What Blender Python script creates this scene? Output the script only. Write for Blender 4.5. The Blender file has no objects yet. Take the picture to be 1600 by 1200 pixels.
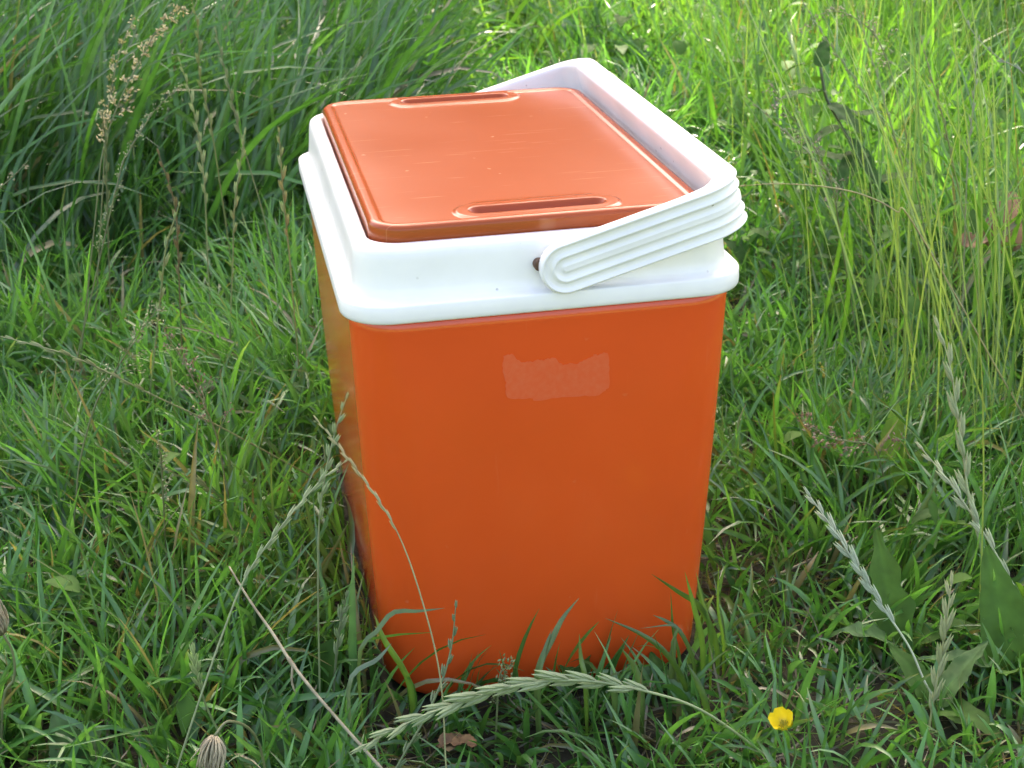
import bpy, bmesh, math, random
import numpy as np
from mathutils import Matrix, Vector

rng = np.random.default_rng(7)
random.seed(7)
scene = bpy.context.scene
COL = scene.collection
R = math.radians

# ------------------------------------------------------------------ camera
CAM = np.array([-0.2443, -1.3714, 0.7745])
FL = 2447.5                       # focal length in pixels of a 1600 px wide frame
YAW, PITCH, ROLL = 0.1865, 0.396, -0.0259
def cam_basis():
    f = np.array([math.sin(YAW)*math.cos(PITCH), math.cos(YAW)*math.cos(PITCH), -math.sin(PITCH)])
    r = np.cross(f, [0, 0, 1.]); r /= np.linalg.norm(r); u = np.cross(r, f)
    c, s = math.cos(ROLL), math.sin(ROLL)
    return c*r+s*u, -s*r+c*u, f
CB = cam_basis()
cd = bpy.data.cameras.new('camera'); cam = bpy.data.objects.new('camera', cd); COL.objects.link(cam)
cd.sensor_width = 36; cd.lens = FL/1600*36; cd.clip_start = 0.05; cd.clip_end = 500
cam.matrix_world = Matrix(((CB[0][0], CB[1][0], -CB[2][0], CAM[0]), (CB[0][1], CB[1][1], -CB[2][1], CAM[1]),
                           (CB[0][2], CB[1][2], -CB[2][2], CAM[2]), (0, 0, 0, 1)))
cd.dof.use_dof = True; cd.dof.focus_distance = 1.28; cd.dof.aperture_fstop = 20
scene.camera = cam

# ------------------------------------------------------------------ sky, sun, exposure
SUN_EL, SUN_AZ = R(46), R(12)      # azimuth measured from +Y towards +X
w = bpy.data.worlds.new('World'); scene.world = w; w.use_nodes = True
nt = w.node_tree; bg = nt.nodes['Background']
sky = nt.nodes.new('ShaderNodeTexSky'); sky.sky_type = 'NISHITA'; sky.sun_disc = False
sky.sun_elevation = SUN_EL; sky.sun_rotation = SUN_AZ; sky.air_density = 1.0; sky.dust_density = 5.0; sky.ozone_density = 1.0
nt.links.new(sky.outputs[0], bg.inputs[0]); bg.inputs[1].default_value = 0.15
sd = bpy.data.lights.new('sun', 'SUN'); sun = bpy.data.objects.new('sun', sd); COL.objects.link(sun)
sd.energy = 4.3; sd.angle = R(0.53); sd.color = (1.0, 0.95, 0.84)
SUNV = Vector((math.sin(SUN_AZ)*math.cos(SUN_EL), math.cos(SUN_AZ)*math.cos(SUN_EL), math.sin(SUN_EL)))
sun.rotation_euler = SUNV.to_track_quat('Z', 'Y').to_euler(); sun.location = SUNV*20
vs = scene.view_settings
vs.view_transform = 'Standard'; vs.look = 'None'; vs.gamma = 1; vs.use_curve_mapping = False; vs.exposure = 2.36
vs.use_white_balance = True; vs.white_balance_temperature = 7300; vs.white_balance_tint = 19

# ------------------------------------------------------------------ helpers
def at(x, y, Y=None, Z=None):
    """world point on the plane y=Y (or z=Z) for a place read off the photograph"""
    d = CB[0]*(x-800)/FL - CB[1]*(y-600)/FL + CB[2]
    t = (Y-CAM[1])/d[1] if Y is not None else (Z-CAM[2])/d[2]
    return CAM + t*d
def tag(o, label=None, cat=None, group=None, kind=None):
    if label: o['label'] = label
    if cat: o['category'] = cat
    if group: o['group'] = group
    if kind: o['kind'] = kind
    return o
def empty(name, loc=(0, 0, 0)):
    o = bpy.data.objects.new(name, None); COL.objects.link(o); o.location = loc; o.empty_display_size = .02
    return o
def link(name, me, mat=None, parent=None):
    o = bpy.data.objects.new(name, me); COL.objects.link(o)
    if mat and not me.materials: me.materials.append(mat)
    if parent:
        o.parent = parent; o.location = -Vector(parent.location) if parent.type == 'EMPTY' else (0, 0, 0)
    return o
def mesh(name, V, Fc, smooth=True, col=None):
    me = bpy.data.meshes.new(name)
    V = np.asarray(V, np.float32)
    if isinstance(Fc, np.ndarray):
        k = Fc.shape[1]; n = len(Fc)
        me.vertices.add(len(V)); me.vertices.foreach_set('co', V.ravel())
        me.loops.add(n*k); me.loops.foreach_set('vertex_index', Fc.astype(np.int32).ravel())
        me.polygons.add(n); me.polygons.foreach_set('loop_start', np.arange(n, dtype=np.int32)*k)
        me.update(calc_edges=True)
    else:
        me.from_pydata(V.tolist(), [], Fc)
    if smooth: me.polygons.foreach_set('use_smooth', np.ones(len(me.polygons), bool))
    if col is not None:
        a = me.attributes.new('col', 'FLOAT_COLOR', 'POINT')
        c = np.ones((len(V), 4), np.float32); c[:, :3] = col; a.data.foreach_set('color', c.ravel())
    me.update()
    return me
def srgb(r, g, b):
    return tuple((c/255/12.92 if c/255 <= .04045 else ((c/255+.055)/1.055)**2.4) for c in (r, g, b))
def vnoise(x, y, scale, seed):
    g = np.random.default_rng(seed).random((64, 64))
    u = (np.asarray(x)/scale) % 63; v = (np.asarray(y)/scale) % 63
    i = u.astype(int); j = v.astype(int); fu = u-i; fv = v-j
    fu = fu*fu*(3-2*fu); fv = fv*fv*(3-2*fv)
    return (g[i, j]*(1-fu)+g[i+1, j]*fu)*(1-fv)+(g[i, j+1]*(1-fu)+g[i+1, j+1]*fu)*fv
def terrain(x, y):
    b = (vnoise(x, y, .35, 1)-.5)*.03+(vnoise(x, y, .11, 2)-.5)*.012
    x = np.asarray(x); y = np.asarray(y)
    d = np.maximum(np.abs(x)-.16, np.abs(y)-.25)
    return b*np.clip(d/.25, 0, 1)

# ------------------------------------------------------------------ materials
class NT:
    def __init__(s, name):
        s.m = bpy.data.materials.new(name); s.m.use_nodes = True; s.t = s.m.node_tree; s.b = s.t.nodes['Principled BSDF']
        s.o = s.t.nodes['Material Output']
    def n(s, t, **k):
        q = s.t.nodes.new(t)
        for a, v in k.items():
            if a.startswith('i_'):
                key = a[2:]; q.inputs[int(key) if key.isdigit() else key].default_value = v
            else: setattr(q, a, v)
        return q
    def l(s, a, b): s.t.links.new(a, b)
    def ramp(s, src, *stops):
        r = s.n('ShaderNodeValToRGB'); e = r.color_ramp.elements
        while len(e) < len(stops): e.new(.5)
        for el, (p, c) in zip(e, stops):
            el.position = p; el.color = c if len(c) == 4 else (*c, 1)
        s.l(src, r.inputs[0]); return r

def plant_mat(name, rough=.34, transl=.36, spec=.8, grain=True):
    """leaf: colour per blade from the mesh, a little translucent"""
    m = NT(name); a = m.n('ShaderNodeAttribute', attribute_name='col')
    src = a.outputs['Color']
    if grain:
        tc = m.n('ShaderNodeTexCoord'); nz = m.n('ShaderNodeTexNoise', i_Scale=60., i_Detail=2.)
        m.l(tc.outputs['Object'], nz.inputs['Vector'])
        mx = m.n('ShaderNodeMix', data_type='RGBA', blend_type='MULTIPLY'); mx.inputs[0].default_value = .6
        r = m.ramp(nz.outputs[0], (.3, (.62, .62, .62)), (.7, (1.18, 1.18, 1.18)))
        m.l(src, mx.inputs[6]); m.l(r.outputs[0], mx.inputs[7]); src = mx.outputs[2]
    m.l(src, m.b.inputs['Base Color']); m.b.inputs['Roughness'].default_value = rough
    m.b.inputs['Specular IOR Level'].default_value = spec
    tr = m.n('ShaderNodeBsdfTranslucent')
    g = m.n('ShaderNodeMix', data_type='RGBA', blend_type='MULTIPLY'); g.inputs[0].default_value = 1
    g.inputs[7].default_value = (1.75, 1.70, .80, 1); m.l(src, g.inputs[6]); m.l(g.outputs[2], tr.inputs[0])
    ms = m.n('ShaderNodeMixShader'); ms.inputs[0].default_value = transl
    m.l(m.b.outputs[0], ms.inputs[1]); m.l(tr.outputs[0], ms.inputs[2]); m.l(ms.outputs[0], m.o.inputs[0])
    return m.m
M_GRASS = plant_mat('grass_blade')
M_LEAF = plant_mat('broad_leaf', rough=.65, transl=.35, spec=.18)
M_STALK = plant_mat('seed_stalk', rough=.5, transl=.2)

def plain(name, c, rough=.5, noise=None, bump=0, scale=40., spec=.5):
    m = NT(name); m.b.inputs['Roughness'].default_value = rough; m.b.inputs['Specular IOR Level'].default_value = spec
    tc = m.n('ShaderNodeTexCoord'); nz = m.n('ShaderNodeTexNoise', i_Scale=scale, i_Detail=5.)
    m.l(tc.outputs['Object'], nz.inputs['Vector'])
    c2 = noise or tuple(v*.75 for v in c)
    r = m.ramp(nz.outputs[0], (.35, c2), (.65, c)); m.l(r.outputs[0], m.b.inputs['Base Color'])
    if bump:
        bp = m.n('ShaderNodeBump', i_Strength=bump, i_Distance=.002); m.l(nz.outputs[0], bp.inputs['Height'])
        m.l(bp.outputs[0], m.b.inputs['Normal'])
    return m.m
def ground_mat():
    """dark soil where the blades stand, mown meadow further off"""
    m = NT('meadow_ground'); tc = m.n('ShaderNodeTexCoord'); m.b.inputs['Roughness'].default_value = .95
    n1 = m.n('ShaderNodeTexNoise', i_Scale=30., i_Detail=5.); m.l(tc.outputs['Object'], n1.inputs['Vector'])
    n2 = m.n('ShaderNodeTexNoise', i_Scale=3., i_Detail=6.); m.l(tc.outputs['Object'], n2.inputs['Vector'])
    so = m.ramp(n1.outputs[0], (.35, (.014, .016, .007)), (.65, (.036, .034, .016)))
    gr = m.ramp(n2.outputs[0], (.3, (.10, .16, .03)), (.7, (.22, .27, .07)))
    mp = m.n('ShaderNodeMapping'); mp.inputs['Location'].default_value = (-.12, -.42, 0); mp.inputs['Scale'].default_value = (.4, .19, 1)
    m.l(tc.outputs['Object'], mp.inputs[0]); ln = m.n('ShaderNodeVectorMath', operation='LENGTH'); m.l(mp.outputs[0], ln.inputs[0])
    q = m.ramp(ln.outputs['Value'], (.75, (0, 0, 0)), (.95, (1, 1, 1)))
    mx = m.n('ShaderNodeMix', data_type='RGBA'); m.l(q.outputs[0], mx.inputs[0]); m.l(so.outputs[0], mx.inputs[6]); m.l(gr.outputs[0], mx.inputs[7])
    m.l(mx.outputs[2], m.b.inputs['Base Color'])
    bp = m.n('ShaderNodeBump', i_Strength=1., i_Distance=.01); m.l(n1.outputs[0], bp.inputs['Height']); m.l(bp.outputs[0], m.b.inputs['Normal'])
    return m.m
M_SOIL = ground_mat()
M_STRAW = plain('dry_straw', (.40, .36, .22), .6, (.22, .19, .11), .3, 90.)
M_DEAD = plain('dead_leaf', (.20, .12, .045), .8, (.08, .045, .018), .4, 60.)
M_PETAL = plain('petal', (.80, .66, .03), .3, (.74, .58, .02), 0, 80.)
M_RUST = plain('rusty_steel', (.16, .085, .045), .75, (.07, .04, .025), .5, 300.)
M_BARK = plain('bark', (.12, .09, .06), .9, (.05, .04, .03), 1., 12.)

def orange_mat(name, base, rough, scratches, fine):
    m = NT(name); tc = m.n('ShaderNodeTexCoord')
    n1 = m.n('ShaderNodeTexNoise', i_Scale=9., i_Detail=4.); m.l(tc.outputs['Object'], n1.inputs['Vector'])
    lo = tuple(v*.93 for v in base); r = m.ramp(n1.outputs[0], (.3, lo), (.7, base)); src = r.outputs[0]
    rr_ = m.n('ShaderNodeMapRange', i_3=rough*.85, i_4=rough*1.2); m.l(n1.outputs[0], rr_.inputs[0])
    m.l(rr_.outputs[0], m.b.inputs['Roughness'])
    if scratches:
        # fine light scuffs: thin slices of stretched noise running two ways
        for ang, sx, sy, thr, amt in ((3, 9, 240, .72, .13), (-52, 12, 260, .75, .2), (27, 16, 300, .74, .2), (35, 90, 75, .77, .4)):
            mp = m.n('ShaderNodeMapping'); mp.inputs['Rotation'].default_value = (0, 0, R(ang)); mp.inputs['Scale'].default_value = (sx, sy, 1)
            m.l(tc.outputs['Object'], mp.inputs[0])
            nz = m.n('ShaderNodeTexNoise', i_Scale=1., i_Detail=2.); m.l(mp.outputs[0], nz.inputs['Vector'])
            q = m.ramp(nz.outputs[0], (thr-.03, (0, 0, 0)), (thr+.04, (amt, amt, amt)))
            mx = m.n('ShaderNodeMix', data_type='RGBA'); m.l(q.outputs[0], mx.inputs[0]); m.l(src, mx.inputs[6])
            mx.inputs[7].default_value = (.85, .5, .3, 1); src = mx.outputs[2]
    if fine:
        for ang, sx, sz, thr, amt in ((17, 170, 14, .75, .05), (-24, 260, 12, .76, .05), (40, 70, 80, .78, .2)):
            mp = m.n('ShaderNodeMapping'); mp.inputs['Rotation'].default_value = (0, R(ang), 0); mp.inputs['Scale'].default_value = (sx, 3, sz)
            m.l(tc.outputs['Object'], mp.inputs[0])
            nz = m.n('ShaderNodeTexNoise', i_Scale=1., i_Detail=2.); m.l(mp.outputs[0], nz.inputs['Vector'])
            q = m.ramp(nz.outputs[0], (thr-.02, (0, 0, 0)), (thr+.04, (amt, amt, amt)))
            mx = m.n('ShaderNodeMix', data_type='RGBA'); m.l(q.outputs[0], mx.inputs[0]); m.l(src, mx.inputs[6])
            mx.inputs[7].default_value = (.8, .35, .18, 1); src = mx.outputs[2]
    m.l(src, m.b.inputs['Base Color'])
    if fine:
        nz = m.n('ShaderNodeTexNoise', i_Scale=900., i_Detail=2.); m.l(tc.outputs['Object'], nz.inputs['Vector'])
        bp = m.n('ShaderNodeBump', i_Strength=fine, i_Distance=.0004); m.l(nz.outputs[0], bp.inputs['Height'])
        n2 = m.n('ShaderNodeTexNoise', i_Scale=14., i_Detail=1.); m.l(tc.outputs['Object'], n2.inputs['Vector'])
        b2 = m.n('ShaderNodeBump', i_Strength=.1, i_Distance=.004); m.l(n2.outputs[0], b2.inputs['Height'])
        m.l(bp.outputs[0], b2.inputs['Normal']); m.l(b2.outputs[0], m.b.inputs['Normal'])
    return m.m
OR = (.79, .096, .016)
M_BODY = orange_mat('orange_plastic_body', OR, .10, False, .12)
M_LID = orange_mat('orange_plastic_lid', (.33, .064, .014), .2, True, 0); M_LID.node_tree.nodes['Principled BSDF'].inputs['Specular IOR Level'].default_value = .32
def white_mat():
    m = NT('white_plastic'); tc = m.n('ShaderNodeTexCoord')
    n1 = m.n('ShaderNodeTexNoise', i_Scale=14., i_Detail=6.); m.l(tc.outputs['Object'], n1.inputs['Vector'])
    r = m.ramp(n1.outputs[0], (.3, (.74, .75, .71)), (.6, (.82, .83, .80)))
    # specks of grime
    vo = m.n('ShaderNodeTexVoronoi', i_Scale=70.); m.l(tc.outputs['Object'], vo.inputs['Vector'])
    n2 = m.n('ShaderNodeTexNoise', i_Scale=25.); m.l(tc.outputs['Object'], n2.inputs['Vector'])
    sp = m.ramp(vo.outputs['Distance'], (.05, (1, 1, 1)), (.10, (0, 0, 0)))
    n2r = m.ramp(n2.outputs[0], (.54, (0, 0, 0)), (.6, (1, 1, 1)))
    mm = m.n('ShaderNodeMath', operation='MULTIPLY'); m.l(sp.outputs[0], mm.inputs[0]); m.l(n2r.outputs[0], mm.inputs[1])
    mx = m.n('ShaderNodeMix', data_type='RGBA'); m.l(mm.outputs[0], mx.inputs[0]); m.l(r.outputs[0], mx.inputs[6])
    mx.inputs[7].default_value = (.2, .17, .13, 1); m.l(mx.outputs[2], m.b.inputs['Base Color'])
    m.b.inputs['Roughness'].default_value = .3
    return m.m
M_WHITE = white_mat()

# ------------------------------------------------------------------ ground
def ground():
    def axis(lo, hi, fine, n):
        k = np.linspace(lo, hi, n); far = np.array([1.5, 3, 6, 12, 25, 50, 90])
        return np.concatenate([lo-far[::-1], k, hi+far])
    xs = axis(-2.5, 3.5, .05, 121); ys = axis(-1.2, 6., .05, 145)
    X, Y = np.meshgrid(xs, ys, indexing='ij'); Z = terrain(X, Y)-.004
    n, k = X.shape; idx = np.arange(n*k).reshape(n, k)
    Fc = np.stack([idx[:-1, :-1], idx[1:, :-1], idx[1:, 1:], idx[:-1, 1:]], -1).reshape(-1, 4)
    o = link('ground', mesh('ground', np.stack([X, Y, Z], -1).reshape(-1, 3), Fc), M_SOIL)
    tag(o, 'dark damp soil under the meadow grass', 'ground', kind='structure')
ground()

# ------------------------------------------------------------------ cool box
A, B = .162, .2560                 # half width and half depth of the rim
H1, HT = .3572, .4271             # underside of the rim, top of the lid
def rrect(a, b, r, n=14):
    r = max(r, 1e-4); pts = []
    for cx, cy, a0 in ((a-r, b-r, 0), (-a+r, b-r, 90), (-a+r, -b+r, 180), (a-r, -b+r, 270)):
        for i in range(n+1):
            t = R(a0+90*i/n); pts.append((cx+r*math.cos(t), cy+r*math.sin(t)))
    return pts
def loft(rings, cap0=True, cap1=True, flip=False):
    V = []; Fc = []; n = len(rings[0])
    for r in rings: V += r
    for k in range(len(rings)-1):
        for i in range(n):
            j = (i+1) % n; q = [k*n+i, k*n+j, (k+1)*n+j, (k+1)*n+i]; Fc.append(q[::-1] if flip else q)
    if cap0: Fc.append(list(range(n))[::-1])
    if cap1: Fc.append([(len(rings)-1)*n+i for i in range(n)])
    return V, Fc
def ring(a, b, r, z): return [(x, y, z) for x, y in rrect(a, b, r)]

box = empty('cool_box')
tag(box, 'orange plastic cool box with white rim and swing handle, standing on the grass', 'cool box')
def body():
    BB, TB = (.1420, .2340), (.1550, .2490)
    rings = [ring(BB[0]-.012, BB[1]-.012, .052, .0)]
    for k in range(5):
        t = k/4*math.pi/2; rings.append(ring(BB[0]-.008*(1-math.sin(t)), BB[1]-.008*(1-math.sin(t)), .060, .008*(1-math.cos(t))+.0))
    for k in range(1, 25):
        t = k/24; bulge = .0012*math.sin(math.pi*t)
        rings.append(ring(BB[0]+(TB[0]-BB[0])*t+bulge, BB[1]+(TB[1]-BB[1])*t+bulge, .060-.021*t, .008+(H1+.004-.008)*t))
    V, Fc = loft(rings); return link('body', mesh('body', V, Fc), M_BODY, box)
body_part = body()
def rim():
    # outer profile from the underside of the flange up over the collar: (inset, z, corner radius)
    P = [(.0075, H1+.0015, .026), (.0035, H1, .030), (.0012, H1+.0006, .032), (.0002, H1+.0022, .033), (0, H1+.005, .033), (.0002, H1+.0140, .033),
         (.0007, H1+.0150, .033), (.0017, H1+.0154, .032), (.0055, H1+.0159, .030), (.0088, H1+.0170, .028), (.0105, H1+.0198, .027), (.0114, H1+.026, .027),
         (.0122, H1+.036, .027), (.0130, H1+.046, .027), (.0136, H1+.0515, .027), (.0148, H1+.0547, .026), (.0172, H1+.0569, .025), (.0200, H1+.0576, .024),
         (.0246, H1+.0578, .022), (.0256, H1+.0572, .021), (.0262, H1+.0555, .021), (.0264, H1+.045, .021)]
    V, Fc = loft([ring(A-i, B-i, r+.007-.1*i, z) for i, z, r in P]); link('rim', mesh('rim', V, Fc), M_WHITE, box)
rim()
def lid():
    la, lb, r = .1347, .2291, .029; zt = HT; zb = H1+.0490
    def slot_sd(x, y):
        s = np.inf*np.ones_like(x)
        for yc in (-.2005, .2035):
            dx = np.maximum(np.abs(x-.001)-.0455, 0); s = np.minimum(s, np.hypot(dx, y-yc)-.0085)
        return s
    def rsd(x, y, a, b, r):
        qx = np.abs(x)-a+r; qy = np.abs(y)-b+r
        return np.hypot(np.maximum(qx, 0), np.maximum(qy, 0))+np.minimum(np.maximum(qx, qy), 0)-r
    def sm(t): t = np.clip(t, 0, 1); return t*t*(3-2*t)
    def height(x, y):
        s = slot_sd(x, y); z = np.full_like(x, zt)
        pan = np.maximum(rsd(x, y, la-.0105, lb-.0105, .016), -(s-.0125))       # sunken panel, going round the grips
        z -= .0013*sm((-pan+.002)/.004)
        z += .0001*np.exp(-((s-.003)/.0032)**2)                               # lip round each grip
        z -= .0080*sm((-s+.0020)/.0062)
        return z
    # perimeter points, evenly spread
    N = 1800
    base = rrect(1, 1, .1)
    def per(a, b, rr_, z):
        segs = []; rr_ = max(rr_, .0004); a = max(a, .0005); rr_ = min(rr_, a)
        u = np.arange(N)/N
        # parameter shared by all rings: straight and corner shares of the outer ring
        L = np.array([2*(lb-r), math.pi/2*r, 2*(la-r), math.pi/2*r]*2); c = np.concatenate([[0], np.cumsum(L)])/L.sum()
        X = np.zeros(N); Y = np.zeros(N)
        for k in range(8):
            m_ = (u >= c[k]) & (u < c[k+1]); t = (u[m_]-c[k])/(c[k+1]-c[k])
            if k == 0: X[m_] = a; Y[m_] = -(b-rr_)+2*(b-rr_)*t
            elif k == 2: X[m_] = (a-rr_)-2*(a-rr_)*t; Y[m_] = b
            elif k == 4: X[m_] = -a; Y[m_] = (b-rr_)-2*(b-rr_)*t
            elif k == 6: X[m_] = -(a-rr_)+2*(a-rr_)*t; Y[m_] = -b
            else:
                sx, sy, a0 = {1: (1, 1, 0), 3: (-1, 1, 90), 5: (-1, -1, 180), 7: (1, -1, 270)}[k]
                th = np.radians(a0+90*t); X[m_] = sx*(a-rr_)+rr_*np.cos(th); Y[m_] = sy*(b-rr_)+rr_*np.sin(th)
        return X, Y
    rings = []
    X, Y = per(la-.004, lb-.004, r-.004, 0); rings.append(np.stack([X, Y, np.full(N, zb)], 1))
    for ins, z in ((.0005, zb), (.0, zb+.001), (.0002, zb+.011)):
        X, Y = per(la-ins, lb-ins, r-ins, 0); rings.append(np.stack([X, Y, np.full(N, z)], 1))
    for k in range(8):                                                      # rounded shoulder, 4.5 mm
        t = k/7*math.pi/2; ins = .0003+.0045*(1-math.cos(t)); X, Y = per(la-ins, lb-ins, r-ins, 0)
        rings.append(np.stack([X, Y, np.full(N, zt-.0045+.0045*math.sin(t))], 1))
    ins = .0055
    while ins < la-.001:
        X, Y = per(la-ins, lb-ins, r-ins, 0); rings.append(np.stack([X, Y, height(X, Y)], 1))
        ins += .0007 if ins < .05 else .005
    X, Y = per(.0006, lb-la+.0006, .0005, 0); rings.append(np.stack([X, Y, height(X, Y)], 1))
    V = np.concatenate(rings); n = N; K = len(rings); i = np.arange(n); j = (i+1) % n
    Fc = np.concatenate([np.stack([k*n+i, k*n+j, (k+1)*n+j, (k+1)*n+i], 1) for k in range(K-1)])
    # close the seam at the middle and the underside
    me = mesh('lid', V, Fc)
    bm = bmesh.new(); bm.from_mesh(me); bm.verts.ensure_lookup_table()
    bm.faces.new([bm.verts[q] for q in range(n)][::-1]); bm.faces.new([bm.verts[(K-1)*n+q] for q in range(n)])
    bm.to_mesh(me); bm.free()
    link('lid', me, M_LID, box)
lid()
def handle():
    TH = R(15.6); P0 = Vector((.0105, 0, .3925)); hv = .0205
    yo = .2615; uo = .1545; rc = .036          # outer path: pivot -> corner -> bar -> corner -> pivot
    # path stations: (u, y, nu, ny, s)
    S = []
    for k in range(13): S.append((uo-rc if k == 12 else (uo-rc)*k/12, -yo, 0, -1))
    for k in range(1, 13):
        t = R(-90+90*k/12); S.append((uo-rc+rc*math.cos(t), -yo+rc+rc*math.sin(t), math.cos(t), math.sin(t)))
    for k in range(1, 25): S.append((uo, -yo+rc+(2*yo-2*rc)*k/24, 1, 0))
    for k in range(1, 13):
        t = R(90*k/12); S.append((uo-rc+rc*math.cos(t), yo-rc+rc*math.sin(t), math.cos(t), math.sin(t)))
    for k in range(1, 13): S.append(((uo-rc)*(1-k/12), yo, 0, 1))
    # outward relief across the strap: raised edge, two stepped grooves, raised tongue in the middle
    def relief(q):
        q = abs(q)/hv; d = 0.
        def g(c, wd): return math.exp(-((q-c)/wd)**4)
        d -= .0026*g(.70, .155); d -= .0026*g(.28, .15); d -= .0012*g(0, .12)
        if q > .9: d -= .0022*((q-.9)/.1)**2
        return d
    NV = 64
    vv = [-math.cos(math.pi*k/NV) for k in range(NV+1)]
    vv = [hv*(.25*c+.75*(2*k/NV-1)) for k, c in enumerate(vv)]
    def thick(i):
        u = S[i][0]; t = min(max((u-.09)/.07, 0), 1); t = t*t*(3-2*t); return .0125+.0085*t
    def P(u, y, v):
        c, s = math.cos(TH), math.sin(TH)
        return (P0.x+u*c-v*s, y, P0.z+u*s+v*c)
    V = []; Fc = []; rows = []
    for i, (u, y, nu, ny) in enumerate(S):
        row = []; t = thick(i)
        prof = [(relief(v), v) for v in vv]
        for e in ((.0022, hv), (t*.5, hv*1.0), (t-.003, hv), (t-.0008, hv-.0008), (t, hv-.003)): prof.append((-e[0]-.0022*(e[0] < .003), e[1]))
        for k in range(9): prof.append((-t, (hv-.003)*(1-2*(k+1)/10)))
        for e in ((t, hv-.003), (t-.0008, hv-.0008), (t-.003, hv), (t*.5, hv), (.0022, hv)): prof.append((-e[0]-.0022*(e[0] < .003), -e[1]))
        for d, v in prof:
            row.append(len(V)); V.append(P(u+nu*d, y+ny*d, v))
        rows.append(row)
    m_ = len(rows[0])
    for r0, r1 in zip(rows, rows[1:]):
        for k in range(m_):
            l = (k+1) % m_; Fc.append([r0[k], r1[k], r1[l], r0[l]])
    # rounded ends round each pivot
    for sgn, row in ((-1, rows[0]), (1, rows[-1])):
        half = [v for v in vv if v >= -1e-9]; t = .0125; prev = None; NA = 20
        pr = [(relief(v), v) for v in half]+[(-.0044, hv), (-t*.5, hv), (-t+.003, hv), (-t+.0008, hv-.0008), (-t, hv-.003), (-t, hv*.4), (-t, 0)]
        for a in range(NA+1):
            ang = R(90+180*a/NA); cur = []
            for d, rad in pr:
                cur.append(len(V)); V.append(P(rad*math.cos(ang), sgn*(yo+d), rad*math.sin(ang)))
            if prev:
                for k in range(len(cur)-1):
                    q = [prev[k], prev[k+1], cur[k+1], cur[k]]; Fc.append(q if sgn < 0 else q[::-1])
            prev = cur
    me = mesh('handle', V, Fc)
    bm = bmesh.new(); bm.from_mesh(me); bmesh.ops.remove_doubles(bm, verts=bm.verts, dist=1e-5)
    bmesh.ops.recalc_face_normals(bm, faces=bm.faces); bm.to_mesh(me); bm.free()
    me.polygons.foreach_set('use_smooth', np.ones(len(me.polygons), bool))
    h = link('handle', me, M_WHITE, box)
    # rusty pins the handle turns on
    for sgn in (-1, 1):
        bm = bmesh.new()
        bmesh.ops.create_cone(bm, cap_ends=True, segments=20, radius1=.0046, radius2=.0046, depth=.02)
        bmesh.ops.bevel(bm, geom=[e for e in bm.edges], offset=.0006, segments=1, affect='EDGES')
        bmesh.ops.transform(bm, matrix=Matrix.Translation((-.0085, sgn*.2405, .3935)) @ Matrix.Rotation(R(90), 4, 'X'), verts=bm.verts)
        me = bpy.data.meshes.new('pivot_pin'); bm.to_mesh(me); bm.free(); link('pivot_pin', me, M_RUST, h)
handle()
def sticker():
    # torn remains of a label on the front: thin glue film with a ragged upper edge
    c = [(787, 556), (800, 553), (806, 560), (815, 567), (824, 564), (832, 566), (840, 561), (848, 563), (856, 560), (866, 559), (872, 565), (880, 571), (890, 567), (901, 569),
         (912, 563), (922, 559), (931, 553), (934, 556), (943, 551), (950, 553), (952, 575), (952, 604), (946, 610), (936, 617), (905, 619), (870, 622), (835, 626), (832, 622),
         (810, 623), (793, 622), (790, 612), (791, 598), (787, 585), (785, 572)]
    rr_ = random.Random(3); pts = []
    for i, p in enumerate(c):
        q = c[(i+1) % len(c)]
        for k in range(4):
            t = k/4; j = 1.1 if k else .6
            pts.append((p[0]+(q[0]-p[0])*t+rr_.uniform(-j, j), p[1]+(q[1]-p[1])*t+rr_.uniform(-j, j)))
    def front(z):                            # outer face of the body at height z
        t = (z-.008)/(H1+.004-.008); return -(.2340+.015*t+.0012*math.sin(math.pi*t))
    V = []
    for x, y in pts:
        w_ = at(x, y, Y=-.2478); w_ = at(x, y, Y=front(w_[2])); V.append((w_[0], front(w_[2])-.0003, w_[2]))
    n = len(V); cx = sum(v[0] for v in V)/n
    V += [(x, y+.0006, z) for x, y, z in V]
    bm = bmesh.new(); bv = [bm.verts.new(v) for v in V]
    f = bm.faces.new(bv[:n]); bm.faces.new(bv[n:][::-1])
    for i in range(n): bm.faces.new((bv[i], bv[n+i], bv[n+(i+1) % n], bv[(i+1) % n]))
    bmesh.ops.recalc_face_normals(bm, faces=bm.faces)
    me = bpy.data.meshes.new('sticker_residue'); bm.to_mesh(me); bm.free()
    m = NT('glue_film'); tc = m.n('ShaderNodeTexCoord'); nz = m.n('ShaderNodeTexNoise', i_Scale=260., i_Detail=4.)
    m.l(tc.outputs['Object'], nz.inputs['Vector'])
    r = m.ramp(nz.outputs[0], (.35, (.73, .095, .018)), (.75, (.73, .122, .036))); m.l(r.outputs[0], m.b.inputs['Base Color']); m.b.inputs['Roughness'].default_value = .6
    o = link('sticker_residue', me, m.m, body_part); o['label'] = 'pale torn patch of glue from a removed label'
sticker()

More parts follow.
